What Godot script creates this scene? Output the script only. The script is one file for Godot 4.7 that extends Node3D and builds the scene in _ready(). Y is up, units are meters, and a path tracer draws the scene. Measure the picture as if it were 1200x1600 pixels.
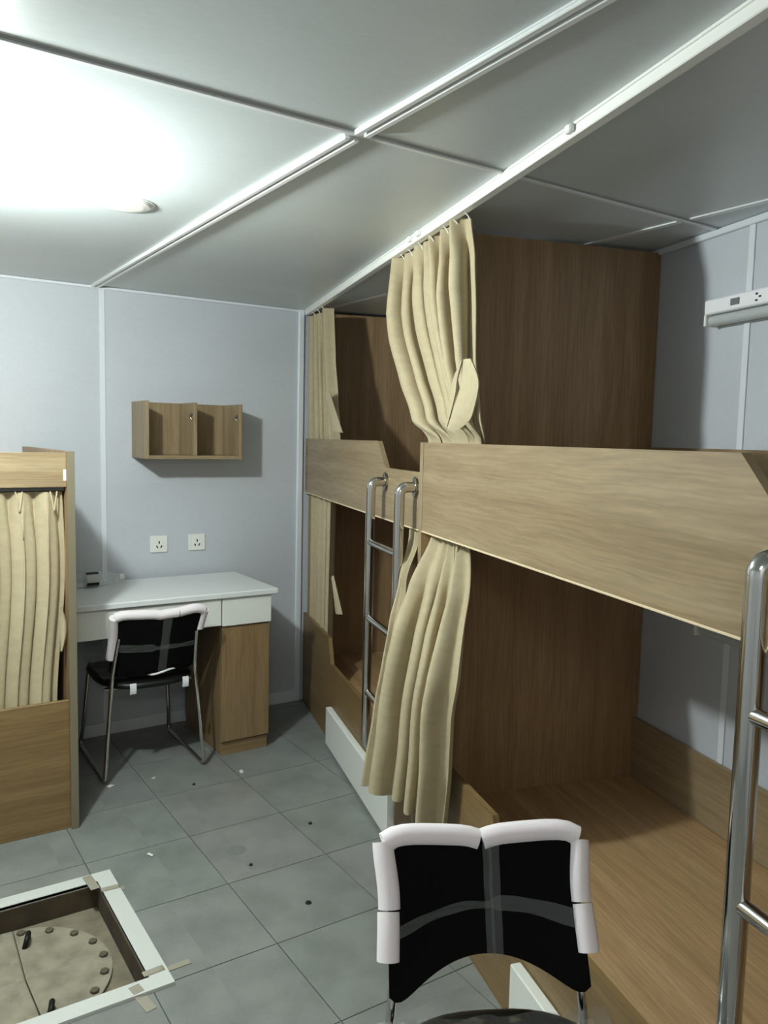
extends Node3D
# A small cabin with bunk beds built along a slanted side wall. Units are metres.

const H := 2.1008            # ceiling height
const ZB := -3.834           # back wall
const TH := deg_to_rad(15.84) # the bunks and the right wall are turned by this
const BP := 0.8974           # distance of the bunk fronts from the camera's foot
const WT := 0.83             # depth of the bunks up to the right wall

var bd := Vector3(sin(TH), 0, -cos(TH))  # along the bunks, away from the camera
var bn := Vector3(cos(TH), 0, sin(TH))   # into the bunks
var used := {}
var mat := {}
var rng := RandomNumberGenerator.new()


# ---------------------------------------------------------------- mesh tools
class MB:
	var v := PackedVector3Array()
	var n := PackedVector3Array()
	var t := PackedVector2Array()

	func tri(a: Vector3, b: Vector3, c: Vector3, na: Vector3, nb: Vector3, nc: Vector3, ua := Vector2.ZERO, ub := Vector2.ZERO, uc := Vector2.ZERO) -> void:
		if (c - a).cross(b - a).dot(na + nb + nc) >= 0.0:
			v.append_array([a, b, c]); n.append_array([na, nb, nc]); t.append_array([ua, ub, uc])
		else:
			v.append_array([a, c, b]); n.append_array([na, nc, nb]); t.append_array([ua, uc, ub])

	func quad(a: Vector3, b: Vector3, c: Vector3, d: Vector3, nn: Array, uu: Array) -> void:
		tri(a, b, c, nn[0], nn[1], nn[2], uu[0], uu[1], uu[2])
		tri(a, c, d, nn[0], nn[2], nn[3], uu[0], uu[2], uu[3])

	func done() -> ArrayMesh:
		var arr := []
		arr.resize(Mesh.ARRAY_MAX)
		arr[Mesh.ARRAY_VERTEX] = v
		arr[Mesh.ARRAY_NORMAL] = n
		arr[Mesh.ARRAY_TEX_UV] = t
		var m := ArrayMesh.new()
		m.add_surface_from_arrays(Mesh.PRIMITIVE_TRIANGLES, arr)
		return m


func uv_of(p: Vector3, axis: int, grain: int, off: Vector2) -> Vector2:
	var o := []
	for k in 3:
		if k != axis: o.append(k)
	var g: int = grain if grain != axis else int(o[0])
	var c: int = int(o[1]) if int(o[0]) == g else int(o[0])
	return Vector2(p[g] / 2.4, p[c] / 1.2) + off


# box between two corners, chamfered by r, wood grain along axis `grain`
func box(m: MB, lo: Vector3, hi: Vector3, r := 0.0015, grain := 0) -> void:
	var ext := hi - lo
	var c1 := (grain + 1) % 3
	var c2 := (grain + 2) % 3
	var cc := c1 if ext[c1] > ext[c2] else c2
	var off := Vector2(rng.randf() * maxf(0.0, 1.0 - ext[grain] / 2.4) - lo[grain] / 2.4, rng.randf() * maxf(0.0, 1.0 - ext[cc] / 1.2) - lo[cc] / 1.2)
	var mid := (lo + hi) * 0.5
	var h := (hi - lo) * 0.5
	r = minf(r, 0.45 * minf(h.x, minf(h.y, h.z)))
	var P := func(s: Vector3, ax: int) -> Vector3:
		var q := h - Vector3.ONE * r
		q[ax] = h[ax]
		return mid + q * s
	for ax in 3:
		var b := (ax + 1) % 3
		var c := (ax + 2) % 3
		for sg in [-1.0, 1.0]:
			var nn := Vector3.ZERO
			nn[ax] = sg
			var ps := []
			for q in [[-1, -1], [1, -1], [1, 1], [-1, 1]]:
				var s := Vector3.ZERO
				s[ax] = sg; s[b] = q[0]; s[c] = q[1]
				ps.append(P.call(s, ax))
			m.quad(ps[0], ps[1], ps[2], ps[3], [nn, nn, nn, nn], ps.map(func(p): return uv_of(p, ax, grain, off)))
			for sb in [-1.0, 1.0]:
				var ne := Vector3.ZERO
				ne[ax] = sg; ne[b] = sb
				ne = ne.normalized()
				var es := []
				for q in [[-1, ax], [1, ax], [1, b], [-1, b]]:
					var s := Vector3.ZERO
					s[ax] = sg; s[b] = sb; s[c] = q[0]
					es.append(P.call(s, q[1]))
				m.quad(es[0], es[1], es[2], es[3], [ne, ne, ne, ne], es.map(func(p): return uv_of(p, ax, grain, off)))
	for sx in [-1.0, 1.0]:
		for sy in [-1.0, 1.0]:
			for sz in [-1.0, 1.0]:
				var s := Vector3(sx, sy, sz)
				var nn := s.normalized()
				var u := uv_of(mid, 0, grain, off)
				m.tri(P.call(s, 0), P.call(s, 1), P.call(s, 2), nn, nn, nn, u, u, u)


func boxm(lo: Vector3, hi: Vector3, r := 0.0015, grain := 0) -> MB:
	var m := MB.new()
	box(m, Vector3(minf(lo.x, hi.x), minf(lo.y, hi.y), minf(lo.z, hi.z)), Vector3(maxf(lo.x, hi.x), maxf(lo.y, hi.y), maxf(lo.z, hi.z)), r, grain)
	return m


# polygon (p, q) extruded; `to` turns (p, q, e) into a point
func prism(m: MB, pts: PackedVector2Array, e0: float, e1: float, to: Callable, turn_uv := false) -> void:
	var b0 := Vector2(1e9, 1e9)
	var b1 := -b0
	for a in pts:
		b0 = b0.min(a); b1 = b1.max(a)
	if turn_uv:
		b0 = Vector2(b0.y, b0.x); b1 = Vector2(b1.y, b1.x)
	var span := Vector2((b1.x - b0.x) / 2.4, (b1.y - b0.y) / 1.2)
	var off := Vector2(rng.randf() * maxf(0.0, 1.0 - span.x) - b0.x / 2.4, rng.randf() * maxf(0.0, 1.0 - span.y) - b0.y / 1.2)
	var cx: Vector3 = to.call(0, 0, 0)
	var ne: Vector3 = (to.call(0, 0, 1) - cx)
	var idx := Geometry2D.triangulate_polygon(pts)
	var uvf := func(a: Vector2) -> Vector2: return (Vector2(a.y / 2.4, a.x / 1.2) if turn_uv else Vector2(a.x / 2.4, a.y / 1.2)) + off
	for k in range(0, idx.size(), 3):
		for e in [[e0, -ne], [e1, ne]]:
			var q := []
			var u := []
			for j in 3:
				var a := pts[idx[k + j]]
				q.append(to.call(a.x, a.y, e[0])); u.append(uvf.call(a))
			m.tri(q[0], q[1], q[2], e[1], e[1], e[1], u[0], u[1], u[2])
	var cw := 1.0 if Geometry2D.is_polygon_clockwise(pts) else -1.0
	for k in pts.size():
		var a := pts[k]
		var b := pts[(k + 1) % pts.size()]
		var dd := (b - a).normalized()
		var o2 := Vector2(dd.y, -dd.x) * (-cw)
		var nn: Vector3 = (to.call(o2.x, o2.y, 0) - cx).normalized()
		m.quad(to.call(a.x, a.y, e0), to.call(b.x, b.y, e0), to.call(b.x, b.y, e1), to.call(a.x, a.y, e1), [nn, nn, nn, nn],
			[uvf.call(a), uvf.call(b), uvf.call(b) + Vector2(0, 0.015), uvf.call(a) + Vector2(0, 0.015)])


# points with the corners rounded
func fillet(pts: Array, r: float, steps := 7) -> PackedVector3Array:
	var o := PackedVector3Array([pts[0]])
	for k in range(1, pts.size() - 1):
		var a: Vector3 = pts[k - 1]
		var b: Vector3 = pts[k]
		var c: Vector3 = pts[k + 1]
		var rr := minf(r, 0.49 * minf(a.distance_to(b), b.distance_to(c)))
		var p0 := b + (a - b).normalized() * rr
		var p1 := b + (c - b).normalized() * rr
		for j in steps + 1:
			var f := float(j) / steps
			o.append(p0.lerp(b, f).lerp(b.lerp(p1, f), f))
	o.append(pts[-1])
	return o


func tube(m: MB, path: PackedVector3Array, r: float, sides := 14, flat := 1.0, round_ends := false) -> void:
	var pts := path
	var rad := PackedFloat32Array()
	for k in pts.size(): rad.append(r)
	if round_ends:
		var a := (path[0] - path[1]).normalized()
		var b := (path[-1] - path[-2]).normalized()
		pts = PackedVector3Array(); rad = PackedFloat32Array()
		for j in 4:
			pts.append(path[0] + a * r * cos(j * PI / 8.0)); rad.append(maxf(0.02 * r, r * sin(j * PI / 8.0)))
		for q in path: pts.append(q); rad.append(r)
		for j in range(3, -1, -1):
			pts.append(path[-1] + b * r * cos(j * PI / 8.0)); rad.append(maxf(0.02 * r, r * sin(j * PI / 8.0)))
	var up := Vector3.UP
	var d0 := (pts[1] - pts[0]).normalized()
	if absf(d0.dot(up)) > 0.9: up = Vector3.RIGHT
	var x := d0.cross(up).normalized()
	var rings := []
	var norms := []
	var last := d0
	for k in pts.size():
		var d := (pts[mini(k + 1, pts.size() - 1)] - pts[maxi(k - 1, 0)]).normalized()
		var ax := last.cross(d)
		if ax.length() > 1e-5: x = x.rotated(ax.normalized(), last.angle_to(d))
		last = d
		var y := d.cross(x).normalized()
		var rg := []
		var nr := []
		for j in sides:
			var a := TAU * j / sides
			var o := x * cos(a) + y * sin(a) * flat
			rg.append(pts[k] + o * rad[k]); nr.append((x * cos(a) + y * sin(a) / flat).normalized())
		rings.append(rg); norms.append(nr)
	for k in pts.size() - 1:
		for j in sides:
			var i := (j + 1) % sides
			m.quad(rings[k][j], rings[k][i], rings[k + 1][i], rings[k + 1][j], [norms[k][j], norms[k][i], norms[k + 1][i], norms[k + 1][j]], [Vector2(0, 0), Vector2(0, 0), Vector2(0, 0), Vector2(0, 0)])
	for e in [0, pts.size() - 1]:
		var nn := (pts[0] - pts[1]).normalized() if e == 0 else (pts[-1] - pts[-2]).normalized()
		for j in sides:
			m.tri(pts[e], rings[e][j], rings[e][(j + 1) % sides], nn, nn, nn)


# a sheet of cloth, film or foam over (u, v) in 0..1, th thick, thinner towards its border when soft
func sheet(m: MB, f: Callable, nu: int, nv: int, th: float, soft := false, uvs := Vector2.ONE) -> void:
	var p := []
	for j in nv + 1:
		var row := []
		for i in nu + 1: row.append(f.call(float(i) / nu, float(j) / nv))
		p.append(row)
	var nr := []
	for j in nv + 1:
		var row := []
		for i in nu + 1:
			var du: Vector3 = p[j][mini(i + 1, nu)] - p[j][maxi(i - 1, 0)]
			var dv: Vector3 = p[mini(j + 1, nv)][i] - p[maxi(j - 1, 0)][i]
			var c := du.cross(dv)
			row.append(c.normalized() if c.length() > 1e-12 else Vector3.UP)
		nr.append(row)
	var half := func(i: int, j: int) -> float:
		if not soft: return th * 0.5
		var e := minf(minf(i, nu - i) / (nu * 0.09), minf(j, nv - j) / (nv * 0.09))
		e = clampf(e, 0.0, 1.0)
		return th * 0.5 * (0.15 + 0.85 * sqrt(1.0 - (1.0 - e) * (1.0 - e)))
	for sg in [1.0, -1.0]:
		for j in nv:
			for i in nu:
				var q := []
				var nn := []
				var uu := []
				for k in [[i, j], [i + 1, j], [i + 1, j + 1], [i, j + 1]]:
					q.append(p[k[1]][k[0]] + nr[k[1]][k[0]] * sg * half.call(k[0], k[1]))
					nn.append(nr[k[1]][k[0]] * sg)
					uu.append(Vector2(float(k[0]) / nu * uvs.x, float(k[1]) / nv * uvs.y))
				m.quad(q[0], q[1], q[2], q[3], nn, uu)
	var rim := []
	for i in nu: rim.append([i, 0, i + 1, 0])
	for i in nu: rim.append([i, nv, i + 1, nv])
	for j in nv: rim.append([0, j, 0, j + 1])
	for j in nv: rim.append([nu, j, nu, j + 1])
	for e in rim:
		var a: Vector3 = p[e[1]][e[0]]
		var b: Vector3 = p[e[3]][e[2]]
		var na: Vector3 = nr[e[1]][e[0]] * half.call(e[0], e[1])
		var nb: Vector3 = nr[e[3]][e[2]] * half.call(e[2], e[3])
		var inner: Vector3 = p[clampi(e[1], 1, nv - 1)][clampi(e[0], 1, nu - 1)]
		var out := (a - inner)
		var nn := (na.cross(b - a)).normalized()
		if nn.dot(out) < 0.0: nn = -nn
		m.quad(a - na, b - nb, b + nb, a + na, [nn, nn, nn, nn], [Vector2.ZERO, Vector2.ZERO, Vector2.ZERO, Vector2.ZERO])


# profile of (radius, height) turned about y
func lathe(m: MB, prof: Array, sides := 28, c := Vector3.ZERO, basis := Basis()) -> void:
	for k in prof.size() - 1:
		var a: Vector2 = prof[k]
		var b: Vector2 = prof[k + 1]
		if a.distance_to(b) < 1e-6: continue
		var t2 := (b - a).normalized()
		for j in sides:
			var a0 := TAU * j / sides
			var a1 := TAU * (j + 1) / sides
			var n0 := Vector3(cos(a0) * t2.y, -t2.x, sin(a0) * t2.y)
			var n1 := Vector3(cos(a1) * t2.y, -t2.x, sin(a1) * t2.y)
			var q := [Vector3(a.x * cos(a0), a.y, a.x * sin(a0)), Vector3(a.x * cos(a1), a.y, a.x * sin(a1)), Vector3(b.x * cos(a1), b.y, b.x * sin(a1)), Vector3(b.x * cos(a0), b.y, b.x * sin(a0))]
			q = q.map(func(w): return c + basis * w)
			n0 = basis * n0; n1 = basis * n1
			m.quad(q[0], q[1], q[2], q[3], [n0, n1, n1, n0], [Vector2.ZERO, Vector2.ZERO, Vector2.ZERO, Vector2.ZERO])


# ---------------------------------------------------------------- nodes
func numbered(called: String, where: Node) -> String:
	var key := "%d/%s" % [where.get_instance_id(), called]
	used[key] = used.get(key, -1) + 1
	return called if used[key] == 0 else "%s_%03d" % [called, used[key]]


func part(parent: Node, called: String, shape, m: Material, label := "") -> MeshInstance3D:
	var o := MeshInstance3D.new()
	o.name = numbered(called, parent)
	o.mesh = shape.done() if shape is MB else shape
	o.material_override = m
	parent.add_child(o, true)
	if label: o.set_meta("label", label)
	return o


func tag(o: Node, label: String, category: String, group := "") -> Node:
	o.set_meta("label", label)
	o.set_meta("category", category)
	if group: o.set_meta("group", group)
	return o


func thing(called: String, at: Vector3, turn: float, label: String, category: String, group := "") -> Node3D:
	var o := Node3D.new()
	o.name = numbered(called, self)
	add_child(o, true)
	o.position = at
	o.rotation.y = turn
	tag(o, label, category, group)
	return o


func structure(called: String, label: String) -> Node3D:
	var o := Node3D.new()
	o.name = called
	add_child(o, true)
	o.set_meta("kind", "structure")
	o.set_meta("label", label)
	return o


func place(s: float, t: float, y := 0.0) -> Vector3:   # bunk coordinates to the world
	return bn * (BP + t) + bd * s + Vector3(0, y, 0)


func bunk_thing(called: String, s: float, t: float, y: float, label: String, category: String, group := "") -> Node3D:
	return thing(called, place(s, t, y), -TH, label, category, group)


func inlay(r: float) -> StandardMaterial3D:
	var m := StandardMaterial3D.new()
	m.roughness = r
	return m


# ---------------------------------------------------------------- materials
func flat_mat(c: Color, rough := 0.5, metal := 0.0) -> StandardMaterial3D:
	var m := inlay(rough)
	m.albedo_color = c
	m.metallic = metal
	return m


func wood_image(sd: int) -> Image:
	var n1 := FastNoiseLite.new(); n1.seed = sd; n1.noise_type = FastNoiseLite.TYPE_SIMPLEX_SMOOTH; n1.frequency = 0.02; n1.fractal_octaves = 3
	var n2 := FastNoiseLite.new(); n2.seed = sd + 7; n2.noise_type = FastNoiseLite.TYPE_SIMPLEX; n2.frequency = 0.05; n2.fractal_octaves = 2
	var w := 640
	var h := 512
	var im := Image.create(w, h, false, Image.FORMAT_RGB8)
	for y in h:
		for x in w:
			var bend := n1.get_noise_2d(x * 0.35, y * 0.5) * 6.0
			var a := n1.get_noise_2d(x * 0.10 + 300.0, (y + bend) * 1.6)
			var b := n2.get_noise_2d(x * 0.22, (y + bend * 0.6) * 4.2)
			var c := n2.get_noise_2d(x * 0.9 + 900.0, y * 6.0)
			var v := 0.90 + 0.085 * a + 0.07 * b + 0.03 * c
			im.set_pixel(x, y, Color(v, v * (0.985 + 0.02 * a), v * (0.955 + 0.05 * a)))
	return im


func noise_image(sd: int, size: int, freq: float, lo: float, hi: float, speck := 0.0) -> Image:
	var n := FastNoiseLite.new(); n.seed = sd; n.noise_type = FastNoiseLite.TYPE_SIMPLEX_SMOOTH; n.frequency = freq; n.fractal_octaves = 5
	var r := RandomNumberGenerator.new(); r.seed = sd
	var im := Image.create(size, size, false, Image.FORMAT_RGB8)
	for y in size:
		for x in size:
			var v := lerpf(lo, hi, 0.5 + 0.5 * n.get_noise_2d(x, y)) + speck * (r.randf() - 0.5)
			im.set_pixel(x, y, Color(v, v, v))
	return im


func tex(im: Image) -> ImageTexture:
	im.generate_mipmaps()
	return ImageTexture.create_from_image(im)


func make_materials() -> void:
	var wood := tex(wood_image(11))
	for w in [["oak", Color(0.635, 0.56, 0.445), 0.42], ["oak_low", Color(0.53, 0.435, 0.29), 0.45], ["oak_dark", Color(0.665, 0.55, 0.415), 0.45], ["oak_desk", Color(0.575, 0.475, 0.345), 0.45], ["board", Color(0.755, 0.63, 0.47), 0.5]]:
		var m := flat_mat(w[1], w[2])
		m.albedo_texture = wood
		mat[w[0]] = m
	mat.edge = flat_mat(Color(0.455, 0.425, 0.345), 0.5)
	mat.edge_light = flat_mat(Color(0.86, 0.79, 0.66), 0.5)
	var wn := tex(noise_image(3, 256, 0.01, 0.95, 1.0, 0.02))
	mat.wall = flat_mat(Color(0.795, 0.815, 0.84), 0.45)
	mat.wall.albedo_texture = wn
	mat.frame = flat_mat(Color(0.80, 0.81, 0.79), 0.4)
	mat.wall_trim = flat_mat(Color(0.88, 0.90, 0.92), 0.35)
	mat.ceiling = flat_mat(Color(0.84, 0.87, 0.875), 0.38)
	mat.ceiling.albedo_texture = wn
	mat.seam = flat_mat(Color(0.93, 0.94, 0.94), 0.3)
	mat.white = flat_mat(Color(0.93, 0.93, 0.91), 0.3)
	mat.drawer = flat_mat(Color(0.90, 0.905, 0.88), 0.35)
	mat.desk = flat_mat(Color(0.88, 0.89, 0.89), 0.3)
	var tn := tex(noise_image(21, 320, 0.012, 0.84, 1.06, 0.05))
	var tc := [Color(0.515, 0.525, 0.51), Color(0.505, 0.52, 0.505), Color(0.525, 0.53, 0.515), Color(0.51, 0.525, 0.505)]
	for k in 4:
		var m := flat_mat(tc[k], 0.42)
		m.albedo_texture = tn
		m.uv1_triplanar = true
		m.uv1_world_triplanar = true
		m.uv1_scale = Vector3.ONE * 1.3
		m.uv1_offset = Vector3(0.31, 0.17, 0.53) * k
		mat["tile%d" % k] = m
	mat.grout = flat_mat(Color(0.36, 0.37, 0.36), 0.9)
	var cn := tex(noise_image(33, 320, 0.014, 0.74, 1.10, 0.07))
	mat.concrete = flat_mat(Color(0.50, 0.465, 0.39), 0.85)
	mat.cover = flat_mat(Color(0.58, 0.555, 0.48), 0.7)
	mat.dirt = flat_mat(Color(0.30, 0.25, 0.18), 0.95)
	for k in ["concrete", "cover", "dirt"]:
		mat[k].albedo_texture = cn
		mat[k].uv1_triplanar = true
		mat[k].uv1_scale = Vector3.ONE * 2.2
	mat.bolt = flat_mat(Color(0.36, 0.33, 0.27), 0.75, 0.2)
	mat.hook = flat_mat(Color(0.10, 0.09, 0.07), 0.6, 0.4)
	mat.tape = flat_mat(Color(0.60, 0.58, 0.52), 0.4)
	var cl := tex(noise_image(45, 256, 0.03, 0.93, 1.0, 0.05))
	mat.curtain = flat_mat(Color(0.715, 0.66, 0.535), 0.8)
	mat.curtain.albedo_texture = cl
	mat.curtain.rim_enabled = true
	mat.curtain.rim = 0.25
	mat.curtain.backlight_enabled = true
	mat.curtain.backlight = Color(0.10, 0.085, 0.05)
	mat.chrome = flat_mat(Color(0.80, 0.79, 0.77), 0.12, 1.0)
	mat.steel = flat_mat(Color(0.62, 0.61, 0.59), 0.25, 1.0)
	mat.black = flat_mat(Color(0.028, 0.03, 0.03), 0.9)
	mat.black.metallic_specular = 0.25
	mat.vinyl = flat_mat(Color(0.045, 0.055, 0.048), 0.4)
	mat.foam = flat_mat(Color(0.93, 0.90, 0.91), 0.8)
	mat.foam.subsurf_scatter_enabled = true
	mat.foam.subsurf_scatter_strength = 0.15
	var film := flat_mat(Color(0.85, 0.87, 0.87, 0.05), 0.08)
	film.transparency = BaseMaterial3D.TRANSPARENCY_ALPHA
	mat.film = film
	var band := flat_mat(Color(0.66, 0.68, 0.67, 0.085), 0.28)
	band.transparency = BaseMaterial3D.TRANSPARENCY_ALPHA
	mat.band = band
	var pet := flat_mat(Color(0.88, 0.92, 0.93, 0.25), 0.05)
	pet.transparency = BaseMaterial3D.TRANSPARENCY_ALPHA
	mat.pet = pet
	mat.paper = flat_mat(Color(0.74, 0.75, 0.74), 0.6)
	mat.dark = flat_mat(Color(0.06, 0.06, 0.06), 0.6)
	mat.groove = flat_mat(Color(0.66, 0.68, 0.69), 0.6)
	mat.lamp_white = flat_mat(Color(0.97, 0.97, 0.98), 0.3)
	mat.grey = flat_mat(Color(0.45, 0.46, 0.47), 0.5)
	mat.diffuser = flat_mat(Color(0.74, 0.76, 0.76), 0.25)
	mat.scrap = flat_mat(Color(0.85, 0.85, 0.83), 0.8)
	mat.crumb = flat_mat(Color(0.10, 0.10, 0.095), 0.9)
	mat.stain = flat_mat(Color(0.455, 0.465, 0.455), 0.5)
	var lamp := flat_mat(Color.WHITE, 0.5)
	lamp.emission_enabled = true
	lamp.emission = Color(0.97, 1.0, 1.0)
	lamp.emission_energy_multiplier = 4.0
	mat.lamp = lamp
	var pan := flat_mat(Color.WHITE, 0.5)
	pan.emission_enabled = true
	pan.emission = Color(1.0, 0.985, 0.95)
	pan.emission_energy_multiplier = 1.0
	mat.panel_lamp = pan


# ---------------------------------------------------------------- room
func room_polygon(grow := 0.0) -> PackedVector2Array:
	var a := place(-0.757, WT)
	var b := place(4.475, WT)
	return PackedVector2Array([Vector2(-1.5 - grow, 1.2 + grow), Vector2(a.x + grow, 1.2 + grow), Vector2(b.x + grow, ZB - grow), Vector2(-1.5 - grow, ZB - grow)])


func floor_map(p: float, q: float, e: float) -> Vector3:
	return Vector3(p, e, q)


func build_room() -> void:
	var hx0 := 0.045
	var hx1 := 0.612
	var hz0 := -2.535
	var hz1 := -1.985
	# floor: a slab with the pit left open, and tiles on it
	var fl := structure("floor", "grey square tile floor with dark joints and an open hatch")
	var sub := MB.new()
	for r in [[-1.7, 3.2, -4.05, hz0], [-1.7, 3.2, hz1, 1.4], [-1.7, hx0, hz0, hz1], [hx1, 3.2, hz0, hz1]]:
		box(sub, Vector3(r[0], -0.30, r[2]), Vector3(r[1], -0.004, r[3]), 0.0)
	part(fl, "subfloor", sub, mat.grout)
	var pit := PackedVector2Array([Vector2(hx0, hz0), Vector2(hx1, hz0), Vector2(hx1, hz1), Vector2(hx0, hz1)])
	var room := room_polygon()
	for i in range(-6, 9):
		for j in range(-9, 9):
			var x := 0.245 + 0.36 * i
			var z := -1.96 + 0.36 * j
			var g := 0.0016
			var sq := PackedVector2Array([Vector2(x + g, z + g), Vector2(x + 0.36 - g, z + g), Vector2(x + 0.36 - g, z + 0.36 - g), Vector2(x + g, z + 0.36 - g)])
			for a in Geometry2D.intersect_polygons(sq, room):
				for b in Geometry2D.clip_polygons(a, pit):
					var m := MB.new()
					prism(m, b, -0.0045, 0.0, floor_map)
					part(fl, "tile", m, mat["tile%d" % rng.randi_range(0, 3)])
	# ceiling panels
	var ce := structure("ceiling", "pale grey metal panel ceiling with raised white seams")
	part(ce, "slab", boxm(Vector3(-1.7, H + 0.016, -4.05), Vector3(3.2, H + 0.16, 1.4), 0.0), mat.ceiling)
	var xs := [-1.5, -0.196, 0.937, 2.07, 3.2]
	var zs := [-4.0, -1.553, 0.75, 1.2]
	for i in 4:
		for j in 3:
			var g := 0.002
			var sq := PackedVector2Array([Vector2(xs[i] + g, zs[j] + g), Vector2(xs[i + 1] - g, zs[j] + g), Vector2(xs[i + 1] - g, zs[j + 1] - g), Vector2(xs[i] + g, zs[j + 1] - g)])
			for a in Geometry2D.intersect_polygons(sq, room):
				var m := MB.new()
				prism(m, a, H, H + 0.016, floor_map)
				part(ce, "ceiling_panel", m, mat.ceiling)
	# raised seams under the ceiling
	var k := 0
	for s in [[0.937, ZB, -1.575], [0.943, -1.545, 1.2], [2.07, -3.83, -1.575], [2.075, -1.535, -0.98], [-0.196, ZB, -1.575], [-0.196, -1.545, 1.2]]:
		k += 1
		var tr := structure("trim_%d" % k, ["white double ridge ceiling seam running to the wall joint above the shelf", "white double ridge ceiling seam on the near side of the cross seam",
			"thin white ceiling seam meeting the top of the bunk end panel", "thin white ceiling seam over the near bunk by the bed lamp wall", "white ceiling seam left of the glowing lamp towards the back wall", "white ceiling seam left of the camera on the near side"][k - 1])
		var m := MB.new()
		var w := 0.02 if s[0] < 2.0 else 0.012
		box(m, Vector3(s[0] - w, H - 0.004, s[1]), Vector3(s[0] + w, H, s[2]), 0.001)
		part(tr, "cover_strip", m, mat.seam)
		if s[0] < 2.0:
			for sx in [-1, 1]:
				part(tr, "ridge", boxm(Vector3(s[0] + sx * w * 0.95, H - 0.011, s[1]), Vector3(s[0] + sx * w * 0.25, H - 0.004, s[2]), 0.003), mat.seam)
	var tr7 := structure("trim_7", "grey cross seam running sideways over the whole ceiling")
	part(tr7, "cover_strip", boxm(Vector3(-1.5, H - 0.005, -1.567), Vector3(2.23, H, -1.553), 0.0015), mat.seam)
	part(tr7, "groove", boxm(Vector3(-1.5, H - 0.0012, -1.553), Vector3(2.23, H, -1.541), 0.0003), mat.groove)
	# walls, with panels in front of a thick core
	var wb := structure("wall_back", "pale grey blue panelled wall behind the desk")
	part(wb, "core", boxm(Vector3(-1.7, -0.3, ZB - 0.16), Vector3(3.2, H + 0.016, ZB - 0.012), 0.0), mat.wall)
	var bx := [-1.5, -0.164, 0.969, 1.987, 2.9]
	for i in 4:
		part(wb, "wall_panel", boxm(Vector3(bx[i] + 0.001, 0, ZB - 0.012), Vector3(bx[i + 1] - 0.001, H, ZB), 0.001), mat.wall)
	for x in [-0.164, 0.969]:
		part(wb, "joint_strip", boxm(Vector3(x - 0.012, 0.0, ZB), Vector3(x + 0.012, H, ZB + 0.005), 0.002), mat.wall_trim)
	part(wb, "top_strip", boxm(Vector3(-1.5, H - 0.014, ZB), Vector3(2.0, H - 0.001, ZB + 0.010), 0.002), mat.wall_trim)
	var t8 := structure("trim_8", "white corner strip between the back wall and the bunks")
	part(t8, "corner_strip", boxm(Vector3(1.970, 0.0, ZB), Vector3(2.002, H, ZB + 0.016), 0.004), mat.wall_trim)
	var bb := structure("baseboard_back", "low pale skirting along the back wall")
	part(bb, "skirting", boxm(Vector3(0.66, 0.0, ZB), Vector3(1.97, 0.06, ZB + 0.012), 0.002), mat.wall_trim)
	var wr := structure("wall_right", "pale grey blue panelled wall behind the bunks")
	wr.position = place(0, WT)
	wr.rotation.y = -TH
	part(wr, "core", boxm(Vector3(0.012, -0.3, 1.2), Vector3(0.16, H + 0.016, -4.75), 0.0), mat.wall)
	var ss := [-0.9, -0.30, 0.83, 1.96, 3.09, 4.47]
	for i in 5:
		part(wr, "wall_panel", boxm(Vector3(0, 0, -ss[i] - 0.001), Vector3(0.012, H, -ss[i + 1] + 0.001), 0.001), mat.wall)
	for i in range(1, 5):
		part(wr, "joint_strip", boxm(Vector3(-0.005, 0, -ss[i] - 0.012), Vector3(0, H, -ss[i] + 0.012), 0.002), mat.wall_trim)
	part(wr, "top_strip", boxm(Vector3(-0.012, H - 0.022, 0.75), Vector3(0, H - 0.001, -4.45), 0.003), mat.wall_trim)
	var wl := structure("wall_left", "pale panelled wall on the left")
	part(wl, "core", boxm(Vector3(-1.66, -0.3, 1.4), Vector3(-1.5, H + 0.016, -4.0), 0.0), mat.wall)
	var wf := structure("wall_front", "pale panelled wall behind the camera")
	part(wf, "core", boxm(Vector3(-1.7, -0.3, 1.2), Vector3(2.0, H + 0.016, 1.36), 0.0), mat.wall)


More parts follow.
